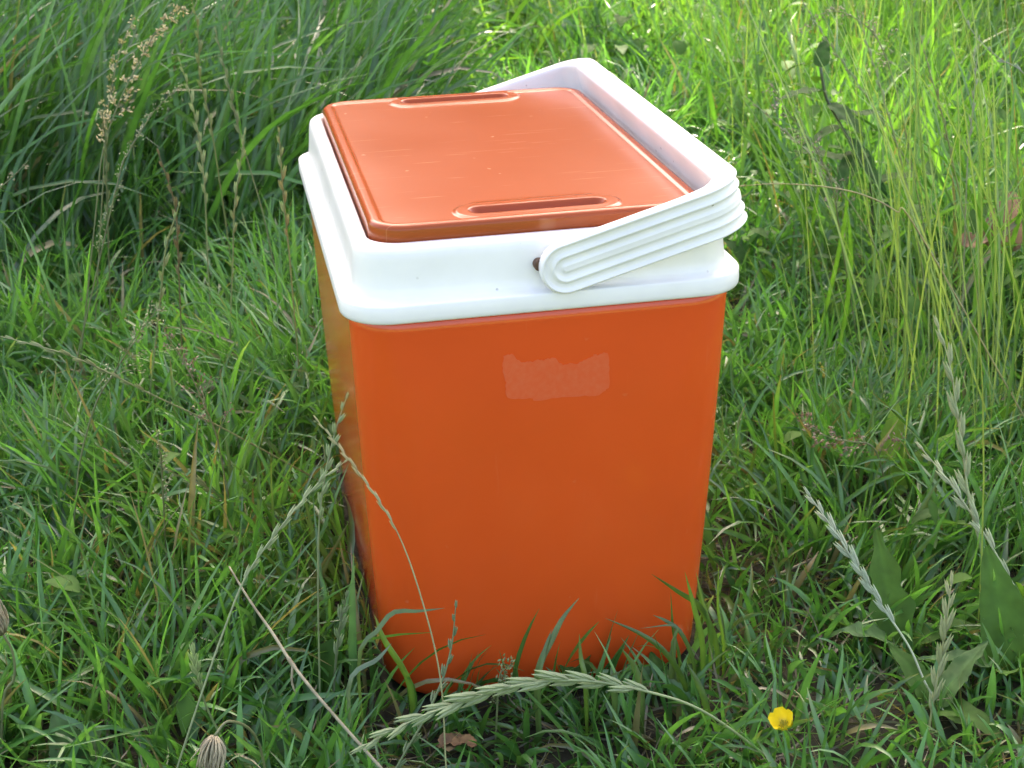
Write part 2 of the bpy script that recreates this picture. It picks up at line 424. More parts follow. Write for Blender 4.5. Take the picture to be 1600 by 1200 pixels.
# ------------------------------------------------------------------ shade tree beyond the frame
def leaf_cloud(centres, radii, n, size, rg):
    k = rg.integers(0, len(centres), n); d = rg.normal(size=(n, 3)); d /= np.linalg.norm(d, axis=1)[:, None]
    c = centres[k]+d*(radii[k]*rg.random(n)**.45)[:, None]
    e = rg.normal(size=(n, 3)); e /= np.linalg.norm(e, axis=1)[:, None]
    g = np.cross(e, rg.normal(size=(n, 3))); g /= np.linalg.norm(g, axis=1)[:, None]
    s = size*(.6+.8*rg.random(n))[:, None]
    V = np.stack([c-e*s, c+g*s*.45, c+e*s, c-g*s*.45], 1).reshape(-1, 3)
    Fc = np.arange(4*n).reshape(n, 4); hue = rg.random(n)
    col = np.stack([.04+.03*hue, .09+.05*hue, .02+.01*hue], 1).repeat(4, 0)
    return V, Fc, col
def tube(path, rad, sides=8):
    path = [np.array(p, float) for p in path]; V = []; Fc = []
    up = np.array([.31, .95, .1])
    for i, p in enumerate(path):
        d = path[min(i+1, len(path)-1)]-path[max(i-1, 0)]; d /= np.linalg.norm(d)+1e-9
        a = np.cross(d, up); a /= np.linalg.norm(a)+1e-9; b = np.cross(d, a); r = rad[i] if hasattr(rad, '__len__') else rad
        for k in range(sides):
            t = 2*math.pi*k/sides; V.append(p+r*(a*math.cos(t)+b*math.sin(t)))
    for i in range(len(path)-1):
        for k in range(sides):
            l = (k+1) % sides; Fc.append([i*sides+k, i*sides+l, (i+1)*sides+l, (i+1)*sides+k])
    Fc.append(list(range(sides))[::-1]); Fc.append([(len(path)-1)*sides+k for k in range(sides)])
    return V, Fc
def join(parts):
    V = []; Fc = []
    for v, f in parts:
        o = len(V); V += [tuple(q) for q in v]; Fc += [[i+o for i in q] for q in f]
    return V, Fc
def tree(label, base, crown_c, crown_r, seed, nl, size, clump=.35):
    rg = np.random.default_rng(seed); t = empty('broadleaf_tree', base); tag(t, label, 'tree', 'shade trees behind the meadow')
    bp = np.array(base, float); cc = np.array(crown_c, float)
    tops = []; parts = []
    mid = bp*.45+cc*.55; mid[:2] = bp[:2]*.7+cc[:2]*.3
    parts.append(tube([bp-np.array([0, 0, .1]), bp+(mid-bp)*.3+rg.normal(size=3)*.05, mid], [.2, .16, .12]))
    for k in range(9):
        d = rg.normal(size=3); d[2] = abs(d[2])*.6; d /= np.linalg.norm(d); e = cc+d*np.array(crown_r)*.7
        parts.append(tube([mid, (mid+e)/2+rg.normal(size=3)*.15, e], [.09, .05, .015], 6))
    V, Fc = join(parts); link('trunk', mesh('trunk', V, Fc), M_BARK, t)
    n = 60; d = rg.normal(size=(n, 3)); d /= np.linalg.norm(d, axis=1)[:, None]
    cen = cc+d*np.array(crown_r)*(rg.random(n)**.4)[:, None]; rad = clump+clump*1.1*rg.random(n)
    V, Fc, col = leaf_cloud(cen, rad, nl, size, rg)
    link('crown', mesh('crown', V, Fc, False, col), M_LEAF, t)
def sun_at(x, y, L): return np.array([x, y, .2])+np.array(SUNV)*L
c = sun_at(-.1, -.45, 10.5)
tree('broadleaf tree standing beyond the grass whose crown shades the cool box', (c[0]-.3, c[1]+1.2, 0), c, (1.7, 1.0, .85), 5, 20000, .09)
c = sun_at(-1.95, 1.6, 12.5)
tree('broadleaf tree standing beyond the tall lush grass at the back left', (c[0]-.6, c[1]+1.0, 0), c, (1.6, 1.5, 1.2), 6, 22000, .09)
c = sun_at(2.35, 1.75, 12.)
tree('broadleaf tree standing beyond the wispy grass at the back right', (c[0]+.5, c[1]+1.0, 0), c, (1.05, 1.2, .9), 8, 7000, .09)
for i, (x, y, label) in enumerate(((-6.5, 12.5, 'unseen bushy tree added to dim the lid reflection, left end of the far row'), (-2.2, 13.5, 'unseen bushy tree added to dim the lid reflection, left of the middle of the far row'),
        (2.2, 13.2, 'unseen bushy tree added to dim the lid reflection, middle of the far row'), (6.4, 13.8, 'unseen bushy tree added to dim the lid reflection, right of the middle of the far row'), (10.5, 12.5, 'unseen bushy tree added to dim the lid reflection, right end of the far row'))):
    tree(label, (x, y, 0), (x, y, 2.9), (2.6, 1.5, 2.7), 70+i, 26000, .2, .65)  # unseen row added to keep bright low sky out of the lid reflection

# ------------------------------------------------------------------ grass
def inside_box(P, pad=.002):
    x, y, z = np.abs(P[..., 0]), np.abs(P[..., 1]), P[..., 2]
    k = np.clip(z/.36, 0, 1); up = z > .35
    return (x < np.where(up, .185, .139+.0165*k)+pad) & (y < np.where(up, .265, .233+.017*k)+pad) & (z < .49)
def blades(x, y, L, wd, az, lean, bend, col, tipcol=None, seg=5, fold=True, face=None, rg=rng, z0=None, shift=None, basepale=.35):
    """ribbons that start at (x, y) and arc over; returns verts, faces, colours without those that would run through the box"""
    n = len(x); t = np.linspace(0, 1, seg+1)
    th = lean[:, None]+bend[:, None]*t[None, :]**1.3                       # angle from the vertical along the blade
    ds = L[:, None]/seg
    r = np.concatenate([np.zeros((n, 1)), np.cumsum(np.sin((th[:, 1:]+th[:, :-1])/2)*ds, 1)], 1)
    h = np.concatenate([np.zeros((n, 1)), np.cumsum(np.cos((th[:, 1:]+th[:, :-1])/2)*ds, 1)], 1)
    az2 = az[:, None]+(rg.normal(size=n)*.35)[:, None]*t[None, :]
    px = x[:, None]+np.cos(az2)*r; py = y[:, None]+np.sin(az2)*r
    base = terrain(x, y) if z0 is None else z0
    pz = np.maximum(base[:, None]+h-.004, terrain(px, py)+.003*t[None, :])
    P = np.stack([px, py, pz], -1)
    ok = ~inside_box(P).any(1); P = P[ok]; n = len(P)
    L, wd, az, col, th, az2 = L[ok], wd[ok], az[ok], col[ok], th[ok], az2[ok]
    twist = rg.normal(size=n)*.9 if face is None else np.full(n, face)
    tw = twist[:, None]+(rg.normal(size=n)*1.1)[:, None]*t[None, :]
    side = np.stack([-np.sin(az2), np.cos(az2), np.zeros_like(az2)], -1)
    nor = np.stack([-np.cos(th)*np.cos(az2), -np.cos(th)*np.sin(az2), np.sin(th)], -1)
    s = side*np.cos(tw)[..., None]+nor*np.sin(tw)[..., None]; nn = -side*np.sin(tw)[..., None]+nor*np.cos(tw)[..., None]
    prof = np.minimum(1, .55+1.6*t)*np.where(t < .45, 1, 1-((t-.45)/.55)**1.7*.96)
    hw = wd[:, None]*.5*prof[None, :]
    cc = col[:, None, :]*np.ones((1, seg+1, 1))
    pale = np.array([.20, .24, .10]); k = np.clip(1-t/.25, 0, 1)[None, :, None]*basepale
    cc = cc*(1-k)+pale*k
    if tipcol is not None:
        tc_ = tipcol[ok]; q = np.clip((t-.75)/.25, 0, 1)[None, :, None]; cc = cc*(1-q*.8)+tc_[:, None, :]*q*.8
    if fold:
        V = np.stack([P-s*hw[..., None]+nn*hw[..., None]*.35, P, P+s*hw[..., None]+nn*hw[..., None]*.35], 2); m_ = 3
    else:
        V = np.stack([P-s*hw[..., None], P+s*hw[..., None]], 2); m_ = 2
    C = np.repeat(cc[:, :, None, :], m_, 2)
    if fold: C[:, :, 1, :] *= 1.12
    idx = np.arange(n*(seg+1)*m_).reshape(n, seg+1, m_)
    Fc = np.stack([idx[:, :-1, :-1], idx[:, :-1, 1:], idx[:, 1:, 1:], idx[:, 1:, :-1]], -1).reshape(-1, 4)
    return V.reshape(-1, 3), Fc, C.reshape(-1, 3)
def merge(L):
    V = []; Fc = []; C = []; o = 0
    for v, f, c in L:
        V.append(v); Fc.append(f+o); C.append(c); o += len(v)
    return np.concatenate(V), np.concatenate(Fc), np.concatenate(C)
def scatter(n, x0, x1, y0, y1, dens=None, rg=rng):
    """clumped random places; dens(x, y) in 0..1 thins them; the wedge seen from about the camera is kept with a margin"""
    x = rg.uniform(x0, x1, n); y = rg.uniform(y0, y1, n)
    dx, dy = x-CAM[0], y-CAM[1]; u = dx*math.cos(YAW)-dy*math.sin(YAW); v = dx*math.sin(YAW)+dy*math.cos(YAW)
    keep = np.abs(u) < .35*v+.30
    keep &= ~((np.abs(x) < .142) & (np.abs(y) < .236))
    if dens is not None: keep &= rg.random(n) < dens(x, y)
    return x[keep], y[keep]
def hues(n, x, y, dry, rg=rng, lo=(.031, .125, .024), hi=(.095, .285, .058), blue=.3):
    k = np.clip(rg.normal(.45, .28, n)+(vnoise(x, y, .23, 11)-.5)*.5, 0, 1)[:, None]
    c = np.array(lo)*(1-k)+np.array(hi)*k
    b = rg.random(n) < blue; c[b] = c[b]*.6+np.array([.07, .15, .075])*.4      # bluish couch grass
    d = rg.random(n) < dry; kk = rg.random((n, 1)); c[d] = (np.array([.22, .22, .09])*(1-kk)+np.array([.11, .115, .045])*kk)[d]
    return c
def clump_az(x, y, seed, spread, rg=rng, bias=None, k=.5):
    a = vnoise(x, y, .12, seed)*4*math.pi
    if bias is not None: a = bias+(a-2*math.pi)*k*.3
    return a+rg.normal(size=len(x))*spread

def left_tall(x, y):
    """0..1: how far a place lies in the tall lush grass at the back left"""
    edge = .80+.35*(vnoise(x, y, .3, 21)-.5)+np.clip(x+.25, 0, 2)*.9
    return np.clip((y-edge)/.35, 0, 1)*np.clip((.16+.05*y-x)/.25, 0, 1)
def right_tall(x, y):
    edge = .50+.25*(vnoise(x, y, .3, 22)-.5)
    xe = .50+.10*(y-.5)
    return np.clip((x-xe)/.18, 0, 1)*np.clip((y-edge+.45)/.4, 0, 1)

def short_grass():
    out = []
    # near sward round the box
    for n, (x0, x1, y0, y1), Lr, wr, seg in ((32000, (-.95, 1.0, -.75, .55), (.04, .15), (.0028, .0068), 6),
                                          (33000, (-1.3, 1.6, .55, 2.0), (.05, .18), (.0032, .0076), 5),
                                          (45000, (-1.9, 3.0, 2.0, 5.6), (.08, .24), (.004, .009), 3)):
        x, y = scatter(n, x0, x1, y0, y1, lambda x, y: np.clip(.35+1.3*vnoise(x, y, .055, 31), 0, 1)*(1-.45*left_tall(x, y)))
        m_ = len(x); hz = .55+.9*vnoise(x, y, .16, 32)
        near_box = np.clip(1-np.maximum(np.abs(x)-.14, np.abs(y)-.235)/.10, 0, 1)
        L = rng.uniform(*Lr, m_)*hz*(1-.25*near_box)*np.where(y < -.24, .62, 1); wd = rng.uniform(*wr, m_)*(.75+.5*rng.random(m_))
        d = hues(m_, x, y, .03+.10*np.exp(-(((x+.33)/.16)**2+((y-.05)/.2)**2)))
        lean = np.abs(rng.normal(.35, .33, m_)); bend = rng.gamma(2., .42, m_)
        tip = d*np.where(rng.random(m_) < .25, 1, 0)[:, None]*1.0+np.where(rng.random(m_) < .08, 1, 0)[:, None]*np.array([.2, .16, .07])
        tip = np.where(tip.sum(1, keepdims=True) == 0, d, tip)
        out.append(blades(x, y, L, wd, clump_az(x, y, 33, 1.1), lean, bend, d, tip, seg, fold=(seg >= 4)))
    V, Fc, C = merge(out); o = link('meadow_grass', mesh('meadow_grass', V, Fc, True, C), M_GRASS)
    tag(o, 'short mixed green meadow grass covering the ground round the cool box', 'grass', kind='stuff')
short_grass()
def thatch():
    """flattened dead and half-dead stems low in the sward"""
    x, y = scatter(26000, -1.2, 1.4, -.75, 1.8); n = len(x)
    k = rng.random((n, 1)); c = np.array([.16, .14, .06])*(1-k)+np.array([.07, .085, .03])*k
    V, Fc, C = blades(x, y, rng.uniform(.03, .10, n), rng.uniform(.001, .0026, n), rng.uniform(0, 6.28, n), rng.uniform(1.0, 1.5, n), rng.normal(0, .25, n), c, None, 3, False, basepale=0)
    tag(link('thatch', mesh('thatch', V, Fc, True, C), M_GRASS), 'flattened dull stems lying low between the grass blades', 'thatch', kind='stuff')
thatch()
def tall_left():
    x, y = scatter(25000, -1.8, 1.2, .7, 3.6, lambda x, y: left_tall(x, y)*np.clip(.25+1.5*vnoise(x, y, .1, 41), 0, 1)*np.where(y > 2.2, .5, 1)); n = len(x)
    hz = .65+.6*vnoise(x, y, .25, 42)
    L = rng.uniform(.22, .62, n)*hz*(.55+.45*left_tall(x, y)); wd = rng.uniform(.0045, .0125, n)
    c = hues(n, x, y, .015, lo=(.022, .090, .018), hi=(.070, .225, .042), blue=.3)
    az = .2+rng.normal(size=n)*.75+(vnoise(x, y, .3, 43)-.5)*2.0
    V, Fc, C = blades(x, y, L, wd, az, np.abs(rng.normal(.34, .24, n)), rng.gamma(2., .42, n), c, None, 7, True, basepale=.15)
    tag(link('tall_lush_grass', mesh('tall_lush_grass', V, Fc, True, C), M_GRASS), 'tall dark lush grass leaning over at the back left', 'grass', kind='stuff')
tall_left()
def tall_right():
    out = []
    x, y = scatter(14000, .3, 3.0, -.2, 4.2, lambda x, y: right_tall(x, y)*np.clip(.2+1.3*vnoise(x, y, .12, 51), 0, 1)*np.where(y > 2.2, .6, 1)); n = len(x)
    c = hues(n, x, y, .02, lo=(.038, .13, .018), hi=(.105, .27, .04))
    out.append(blades(x, y, rng.uniform(.14, .46, n)*(.6+.5*vnoise(x, y, .3, 52)), rng.uniform(.003, .008, n), rng.uniform(0, 6.28, n), np.abs(rng.normal(.18, .16, n)), rng.gamma(2., .3, n), c, None, 6, True))
    # thin upright stems
    x, y = scatter(2600, .35, 2.6, -.1, 3.0, lambda x, y: right_tall(x, y)*np.clip(vnoise(x, y, .2, 53)*1.6-.35, 0, 1)); n = len(x)
    c = hues(n, x, y, .2, lo=(.07, .16, .035), hi=(.16, .27, .07))
    out.append(blades(x, y, rng.uniform(.35, .75, n), rng.uniform(.0012, .002, n), rng.uniform(0, 6.28, n), np.abs(rng.normal(.16, .14, n)), rng.gamma(2., .16, n), c, None, 6, True))
    g = at(1525, 690, Z=0); n = 95; x = g[0]+rng.normal(size=n)*.07; y = g[1]+rng.normal(size=n)*.12+.02
    c = hues(n, x, y, .0, lo=(.09, .19, .05), hi=(.19, .31, .09), blue=0)
    out.append(blades(x, y, rng.uniform(.35, .66, n), rng.uniform(.0014, .0026, n), rng.normal(2.5, 1.2, n), np.abs(rng.normal(.16, .12, n)), rng.gamma(2., .12, n), c, None, 7, True))
    V, Fc, C = merge(out)
    tag(link('tall_wispy_grass', mesh('tall_wispy_grass', V, Fc, True, C), M_GRASS), 'tall loose grass with thin pale stems on the right', 'grass', kind='stuff')
tall_right()
def tall_back():
    x, y = scatter(24000, -1.2, 3.2, 1.6, 5.6, lambda x, y: np.clip((y-1.7+.5*(vnoise(x, y, .4, 61)-.5)-.3*np.clip(x-.4, 0, 1))/.6, 0, 1)*np.clip(.1+1.5*vnoise(x, y, .2, 62), 0, 1)); n = len(x)
    c = hues(n, x, y, .02, lo=(.042, .13, .018), hi=(.115, .27, .035))
    V, Fc, C = blades(x, y, rng.uniform(.12, .40, n)*(.5+.9*vnoise(x, y, .35, 63)), rng.uniform(.004, .011, n), rng.uniform(0, 6.28, n), np.abs(rng.normal(.3, .25, n)), rng.gamma(2., .4, n), c, None, 5, False)
    tag(link('back_meadow_grass', mesh('back_meadow_grass', V, Fc, True, C), M_GRASS), 'sunlit rough meadow grass behind the cool box', 'grass', kind='stuff')
tall_back()

def leafy_weeds():
    """small oval leaves of low weeds among the grass, many on the right and at the back"""
    def dens(x, y): return np.clip(.10+.9*np.clip((x-.2)/.5, 0, 1)*np.clip((y+.3)/.6, .25, 1), 0, 1)*np.where(y > 1.4, .5, 1)*np.clip(2.2*vnoise(x, y, .13, 81)-.75, 0, 1)
    x, y = scatter(15000, -1.0, 2.6, -.6, 4.2, dens); n = len(x)
    L = rng.uniform(.014, .045, n)*(1+.5*np.clip((y-.5)/1.5, 0, 1)); W = L*rng.uniform(.35, .7, n); h = rng.uniform(.015, .10, n)*(1+1.3*right_tall(x, y)+np.clip(y-1.2, 0, 1.2)*.8)
    az = rng.uniform(0, 6.28, n); el = rng.normal(.15, .45, n); t = np.linspace(0, 1, 6); w_ = np.array([.05, .75, 1., .85, .5, .03])
    d = np.stack([np.cos(az)*np.cos(el), np.sin(az)*np.cos(el), np.sin(el)], -1); s_ = np.stack([-np.sin(az), np.cos(az), np.zeros(n)], -1); u = np.cross(d, s_)
    b = np.stack([x, y, terrain(x, y)+h], -1)
    c = b[:, None]+d[:, None]*(L[:, None]*t)[..., None]-np.array([0, 0, 1.])*(L[:, None]*.35*t**2)[..., None]
    hw = (W[:, None]*.5*w_)[..., None]; V = np.stack([c-s_[:, None]*hw+u[:, None]*hw*.35, c, c+s_[:, None]*hw+u[:, None]*hw*.35], 2)
    ok = ~inside_box(V.reshape(n, -1, 3), .01).any(1); V = V[ok]; n = len(V)
    k = rng.random((n, 1)); col = np.array([.03, .09, .018])*(1-k)+np.array([.075, .18, .03])*k; C = np.repeat(col[:, None, None, :], 6, 1).repeat(3, 2).copy(); C[:, :, 1] *= 1.2
    idx = np.arange(n*18).reshape(n, 6, 3); Fc = np.stack([idx[:, :-1, :-1], idx[:, :-1, 1:], idx[:, 1:, 1:], idx[:, 1:, :-1]], -1).reshape(-1, 4)
    st = blades(b[ok][:, 0], b[ok][:, 1], h[ok]+.004, np.full(n, .0012), az[ok], np.zeros(n)+.05, np.zeros(n), col, None, 2, False)
    V, Fc, C = merge([(V.reshape(-1, 3), Fc, C.reshape(-1, 3)), st])
    tag(link('leafy_weeds', mesh('leafy_weeds', V, Fc, True, C), M_LEAF), 'small oval weed leaves scattered through the grass', 'weeds', kind='stuff')
leafy_weeds()

# ------------------------------------------------------------------ single plants
def spline(pts, n):
    P = np.array(pts, float); m_ = len(P); out = []
    Q = np.vstack([2*P[0]-P[1], P, 2*P[-1]-P[-2]])
    for t in np.linspace(0, m_-1, n):
        i = min(int(t), m_-2); f = t-i; a, b, c, d = Q[i:i+4]
        out.append(.5*((2*b)+(-a+c)*f+(2*a-5*b+4*c-d)*f*f+(-a+3*b-3*c+d)*f**3))
    return np.array(out)
def pixpath(px_, Y0, Y1, n=40, root=True):
    """tip-to-base line read off the photograph, lying between the depths Y0 (tip) and Y1 (base); carried on down to the soil"""
    k = len(px_); P = [at(x, y, Y=Y0+(Y1-Y0)*i/(k-1)) for i, (x, y) in enumerate(px_)]
    if root:
        d = P[-1]-P[-2]; z = terrain(P[-1][0], P[-1][1])
        if P[-1][2] > z+.003:
            h = P[-1][2]-z; d = d/np.linalg.norm(d); s_ = min(h/max(-d[2], .35), .25); e = P[-1]+d*s_; e[2] = float(terrain(e[0], e[1]))-.004; P.append(e)
        else: P[-1][2] = z-.004
    return spline(P, n)
def colmesh(name, V, Fc, col, smooth=True):
    c = np.asarray(col, float)
    if c.ndim == 1: c = np.tile(c, (len(V), 1))
    return mesh(name, V, Fc, smooth, c)
def spikelet_mesh(name, L, W, col, fat=.5):
    """a flattened ryegrass spikelet: overlapping scales either side of a short axis, growing along +Z from the origin"""
    parts = []; cols = []; n = 4
    for k in range(n):
        s_ = 1 if k % 2 else -1; z0 = L*.11*k; ln = L*(.72 if k < n-1 else .64); out = W*.32*(1-.1*k)
        V = []; Fc = []
        for i, (t, w_) in enumerate(((0, .3), (.3, .95), (.55, .85), (.8, .45), (1., .03))):
            cx = s_*out*(t**.8)*(1.1-.35*t); z = z0+ln*t; hw = W*.24*w_
            V += [(cx-hw, 0, z), (cx, -hw*fat*1.4, z), (cx+hw, 0, z), (cx, hw*fat*1.4, z)]
        for i in range(4):
            for q in range(4): Fc.append([i*4+q, i*4+(q+1) % 4, (i+1)*4+(q+1) % 4, (i+1)*4+q])
        Fc += [[3, 2, 1, 0], [16, 17, 18, 19]]
        parts.append((V, Fc)); g = .85+.3*((k*37) % 10)/10
        for i in range(5): cols += [np.array(col)*g*(.8+.14*i)+np.array([.16, .15, .08])*(i == 4)]*4
    V, Fc = join(parts); return colmesh(name, V, Fc, np.array(cols), False)
SPK = {}
def stalk(label, px_, Y0, Y1, head, n_spk, L, W, col, stem_r=.0007, stem_col=None, parts=True, spread=.28, group=None, name='ryegrass_stalk', tipr=.45):
    """head = share of the line that carries the ear"""
    P = pixpath(px_, Y0, Y1, 60); base = P[-1]
    t = empty(name, tuple(base)); tag(t, label, 'grass stalk', group)
    stem_col = stem_col or col
    V, Fc = tube(P, [stem_r*(tipr+(1-tipr)*min(1, i/25)) for i in range(len(P))], 6); link('stem', colmesh('stem', V, Fc, stem_col), M_STALK, t)
    d = np.r_[0, np.cumsum(np.linalg.norm(np.diff(P, axis=0), axis=1))]; total = d[-1]; hl = total*head
    key = (L, W, tuple(col))
    if key not in SPK: SPK[key] = spikelet_mesh('spikelet', L, W, col); SPK[key].materials.append(M_STALK)
    view = np.array(CB[2]); joined = []
    rr_ = random.Random(len(label))
    for k in range(n_spk):
        s_ = hl*(k+.15)/n_spk; p = np.array([np.interp(s_, d, P[:, i]) for i in range(3)])
        q = np.array([np.interp(max(s_-.004, 0), d, P[:, i]) for i in range(3)]); ax = q-p
        if np.linalg.norm(ax) < 1e-6: ax = P[0]-P[1]
        ax /= np.linalg.norm(ax); sd_ = np.cross(ax, view); sd_ /= np.linalg.norm(sd_); side = 1 if k % 2 else -1
        a_ = spread*(.7+.6*rr_.random()) if k else 0
        zz = ax*math.cos(a_)+sd_*side*math.sin(a_); tilt = np.cross(zz, sd_)*.25*rr_.uniform(-1, 1); zz = zz+tilt; zz /= np.linalg.norm(zz)
        xx = sd_-zz*(sd_@zz); xx /= np.linalg.norm(xx); yy = np.cross(zz, xx)
        sc = (.62+.5*min(1, k/(n_spk*.4)))*(1-.18*max(0, (k/n_spk-.7)/.3))*rr_.uniform(.9, 1.1)
        Mx = Matrix(((*[xx[0]*sc, yy[0]*sc, zz[0]*sc], p[0]), (*[xx[1]*sc, yy[1]*sc, zz[1]*sc], p[1]), (*[xx[2]*sc, yy[2]*sc, zz[2]*sc], p[2]), (0, 0, 0, 1)))
        if parts:
            o = bpy.data.objects.new('spikelet', SPK[key]); COL.objects.link(o); o.parent = t; o.matrix_local = Matrix.Translation(-Vector(base)) @ Mx
        else: joined.append(Mx)
    if joined:
        bm = bmesh.new(); lay = None
        me0 = SPK[key]; vs_ = np.array([v.co for v in me0.vertices]); fs = [list(p_.vertices) for p_ in me0.polygons]
        c0 = np.zeros(len(vs_)*4, np.float32); me0.attributes['col'].data.foreach_get('color', c0); c0 = c0.reshape(-1, 4)[:, :3]
        bm.free(); V = []; Fc = []; C = []
        for Mx in joined:
            m3 = np.array(Mx); o_ = len(V); V += list(vs_@m3[:3, :3].T+m3[:3, 3]); Fc += [[i+o_ for i in f] for f in fs]; C.append(c0)
        link('seed_head', colmesh('seed_head', V, Fc, np.concatenate(C), False), M_STALK, t)
    return t
PALE = (.27, .35, .15); GREEN = (.13, .20, .07); OLIVE = (.22, .27, .09); GOLD = (.38, .37, .16)
stalk('long pale green ryegrass ear arching across the front of the cool box', [(572, 1164), (640, 1128), (700, 1104), (800, 1073), (900, 1063), (1000, 1078), (1100, 1112), (1215, 1195)], -.43, -.40, .60, 21, .027, .0078, PALE, .0011, spread=.19)
stalk('thin straw coloured ryegrass stalk curving down in front of the left orange edge', [(497, 658), (560, 738), (620, 830), (660, 940), (688, 1060), (697, 1200)], -.30, -.42, .30, 14, .012, .0026, GOLD, .0006, (.30, .32, .13), spread=.1)
stalk('pale ryegrass stalk leaning up to the right towards the left orange edge', [(538, 722), (500, 752), (440, 822), (385, 900), (350, 985), (318, 1075), (280, 1190)], -.27, -.36, .38, 14, .0145, .0036, PALE, .0008, (.25, .32, .15), spread=.15)
stalk('slender ryegrass stalk rising straight up beside the left orange side', [(541, 622), (528, 660), (516, 705), (505, 760), (498, 830), (497, 930), (499, 1050)], -.24, -.26, .36, 11, .0125, .0045, PALE, .0008, (.22, .28, .13))
stalk('short dark green ear standing in front of the orange face near its left base', [(712, 948), (707, 1000), (697, 1045), (682, 1085), (660, 1130), (622, 1195)], -.36, -.41, .62, 13, .0105, .0045, (.10, .16, .05), .0009)
stalk('whitish ryegrass ear slanting down right of the cool box', [(1266, 776), (1312, 842), (1370, 935), (1420, 1010), (1450, 1075), (1490, 1190)], -.22, -.36, .60, 15, .021, .0056, (.36, .44, .28), .0010, spread=.2)
stalk('upright yellowish ryegrass ear near the bottom right corner', [(1486, 914), (1479, 970), (1468, 1040), (1456, 1110), (1444, 1200)], -.33, -.38, .85, 12, .022, .0062, (.30, .34, .13), .0010, spread=.2)
stalk('ryegrass ear slanting out through the right edge of the picture', [(1441, 702), (1482, 752), (1530, 822), (1570, 890), (1640, 1010)], -.15, -.26, .70, 11, .021, .0062, (.34, .42, .22), .0010, spread=.2)
stalk('tall heavy ryegrass ear standing upright at the right below the wispy stems', [(1466, 512), (1484, 570), (1496, 650), (1506, 720), (1516, 790), (1535, 870), (1575, 1080), (1590, 1190)], -.10, -.26, .46, 11, .027, .0080, (.28, .36, .15), .0011, spread=.2)
stalk('nodding ryegrass ear entering from the left edge at half height', [(-25, 520), (30, 533), (110, 556), (170, 583), (240, 618), (330, 660), (405, 700)], .02, .10, .38, 13, .0135, .004, PALE, .0009, (.2, .27, .12), spread=.15)
grp = None
back = [('whitish narrow ear standing tallest among the tall grass left of the cool box', [(281, 96), (292, 130), (302, 170), (312, 225), (320, 300), (324, 400), (328, 470)], .55, .46, 15, PALE),
        ('thin green ear reaching the top edge in the tall grass', [(300, 2), (308, 35), (311, 80), (312, 120), (330, 200), (350, 330), (364, 430)], .70, .42, 12, OLIVE),
        ('green ear tilting right just below the top edge in the tall grass', [(337, 50), (348, 95), (358, 140), (370, 190), (385, 245), (410, 330), (425, 400)], .62, .40, 12, (.2, .26, .12)),
        ('short whitish ear bent left midway between tall grass and cool box', [(382, 208), (378, 240), (372, 280), (366, 330), (364, 400), (362, 450)], .45, .4, 9, PALE),
        ('whitish upright ear closest to the white rim on its left', [(436, 206), (438, 240), (441, 285), (446, 340), (453, 410), (458, 470)], .35, .38, 10, PALE),
        ('brownish green ear low in the tall grass left of the cool box', [(248, 240), (258, 270), (268, 300), (275, 335), (278, 390), (280, 440)], .40, .5, 10, (.20, .18, .08)),
        ('small green ear in the tall grass at the far left', [(160, 180), (163, 205), (166, 235), (166, 270), (168, 330), (170, 400)], .55, .4, 8, (.15, .2, .08)),
        ('pale ear leaning right across the tall grass at mid left', [(280, 320), (274, 340), (266, 362), (258, 395), (252, 450)], .30, .5, 8, PALE),
        ('tiny pale ear standing over the dry straw at the lower left', [(303, 1018), (307, 1045), (313, 1075), (325, 1110), (345, 1150), (370, 1200)], -.33, .35, 9, PALE),
        ('short pointed ear left of the bottom left corner of the cool box', [(541, 932), (536, 955), (530, 985), (526, 1020), (522, 1070)], -.28, .55, 8, (.2, .26, .13)),
        ('lying ear pointing right in the grass at the middle left', [(268, 737), (290, 748), (320, 760), (350, 780), (385, 800)], .06, .6, 9, PALE)]
for lab, p_, Y, hd, n_, c_ in back:
    c_ = tuple(v*1.25 for v in c_)
    stalk(lab, p_, Y, Y+.03, hd, n_, .0165, .0052, c_, .0010, tuple(v*.7 for v in c_), parts=False, spread=.2)
right = [('long thin stalk with a sparse ear slanting from the top edge down to the right', [(1250, -5), (1290, 60), (1340, 130), (1395, 215), (1450, 310), (1500, 420), (1530, 520)], .45, .3, 13, PALE),
         ('bluish thin stalk slanting right of the white handle', [(1166, 152), (1190, 172), (1220, 200), (1265, 240), (1310, 290), (1360, 370), (1395, 450)], .35, .35, 10, PALE),
         ('long stalk arching across the top right corner', [(1490, -10), (1520, 50), (1560, 90), (1600, 115), (1660, 190), (1690, 330)], .40, .5, 13, (.3, .36, .24)),
         ('fine stalk with a pale ear rising at the upper right among the wispy stems', [(1340, 20), (1352, 60), (1368, 110), (1385, 170), (1410, 260), (1435, 380), (1450, 480)], .40, .3, 11, PALE),
         ('fine stalk leaning left at the upper right edge', [(1530, 60), (1525, 110), (1520, 170), (1512, 250), (1508, 350), (1505, 450)], .30, .3, 10, (.3, .36, .2)),
         ('thin olive stalk bending left near the right edge', [(1440, 60), (1452, 110), (1470, 170), (1490, 260), (1515, 380), (1530, 480)], .25, .35, 10, OLIVE),
         ('yellowish stalk arching low right of the white handle', [(1165, 290), (1215, 287), (1290, 292), (1350, 305), (1400, 330), (1440, 370)], .12, .01, 1, GOLD)]
for lab, p_, Y, hd, n_, c_ in right:
    stalk(lab, p_, Y, Y-.05, hd, n_, .0115, .0036, c_, .0008, tuple(v*.8 for v in c_), parts=False, spread=.2)

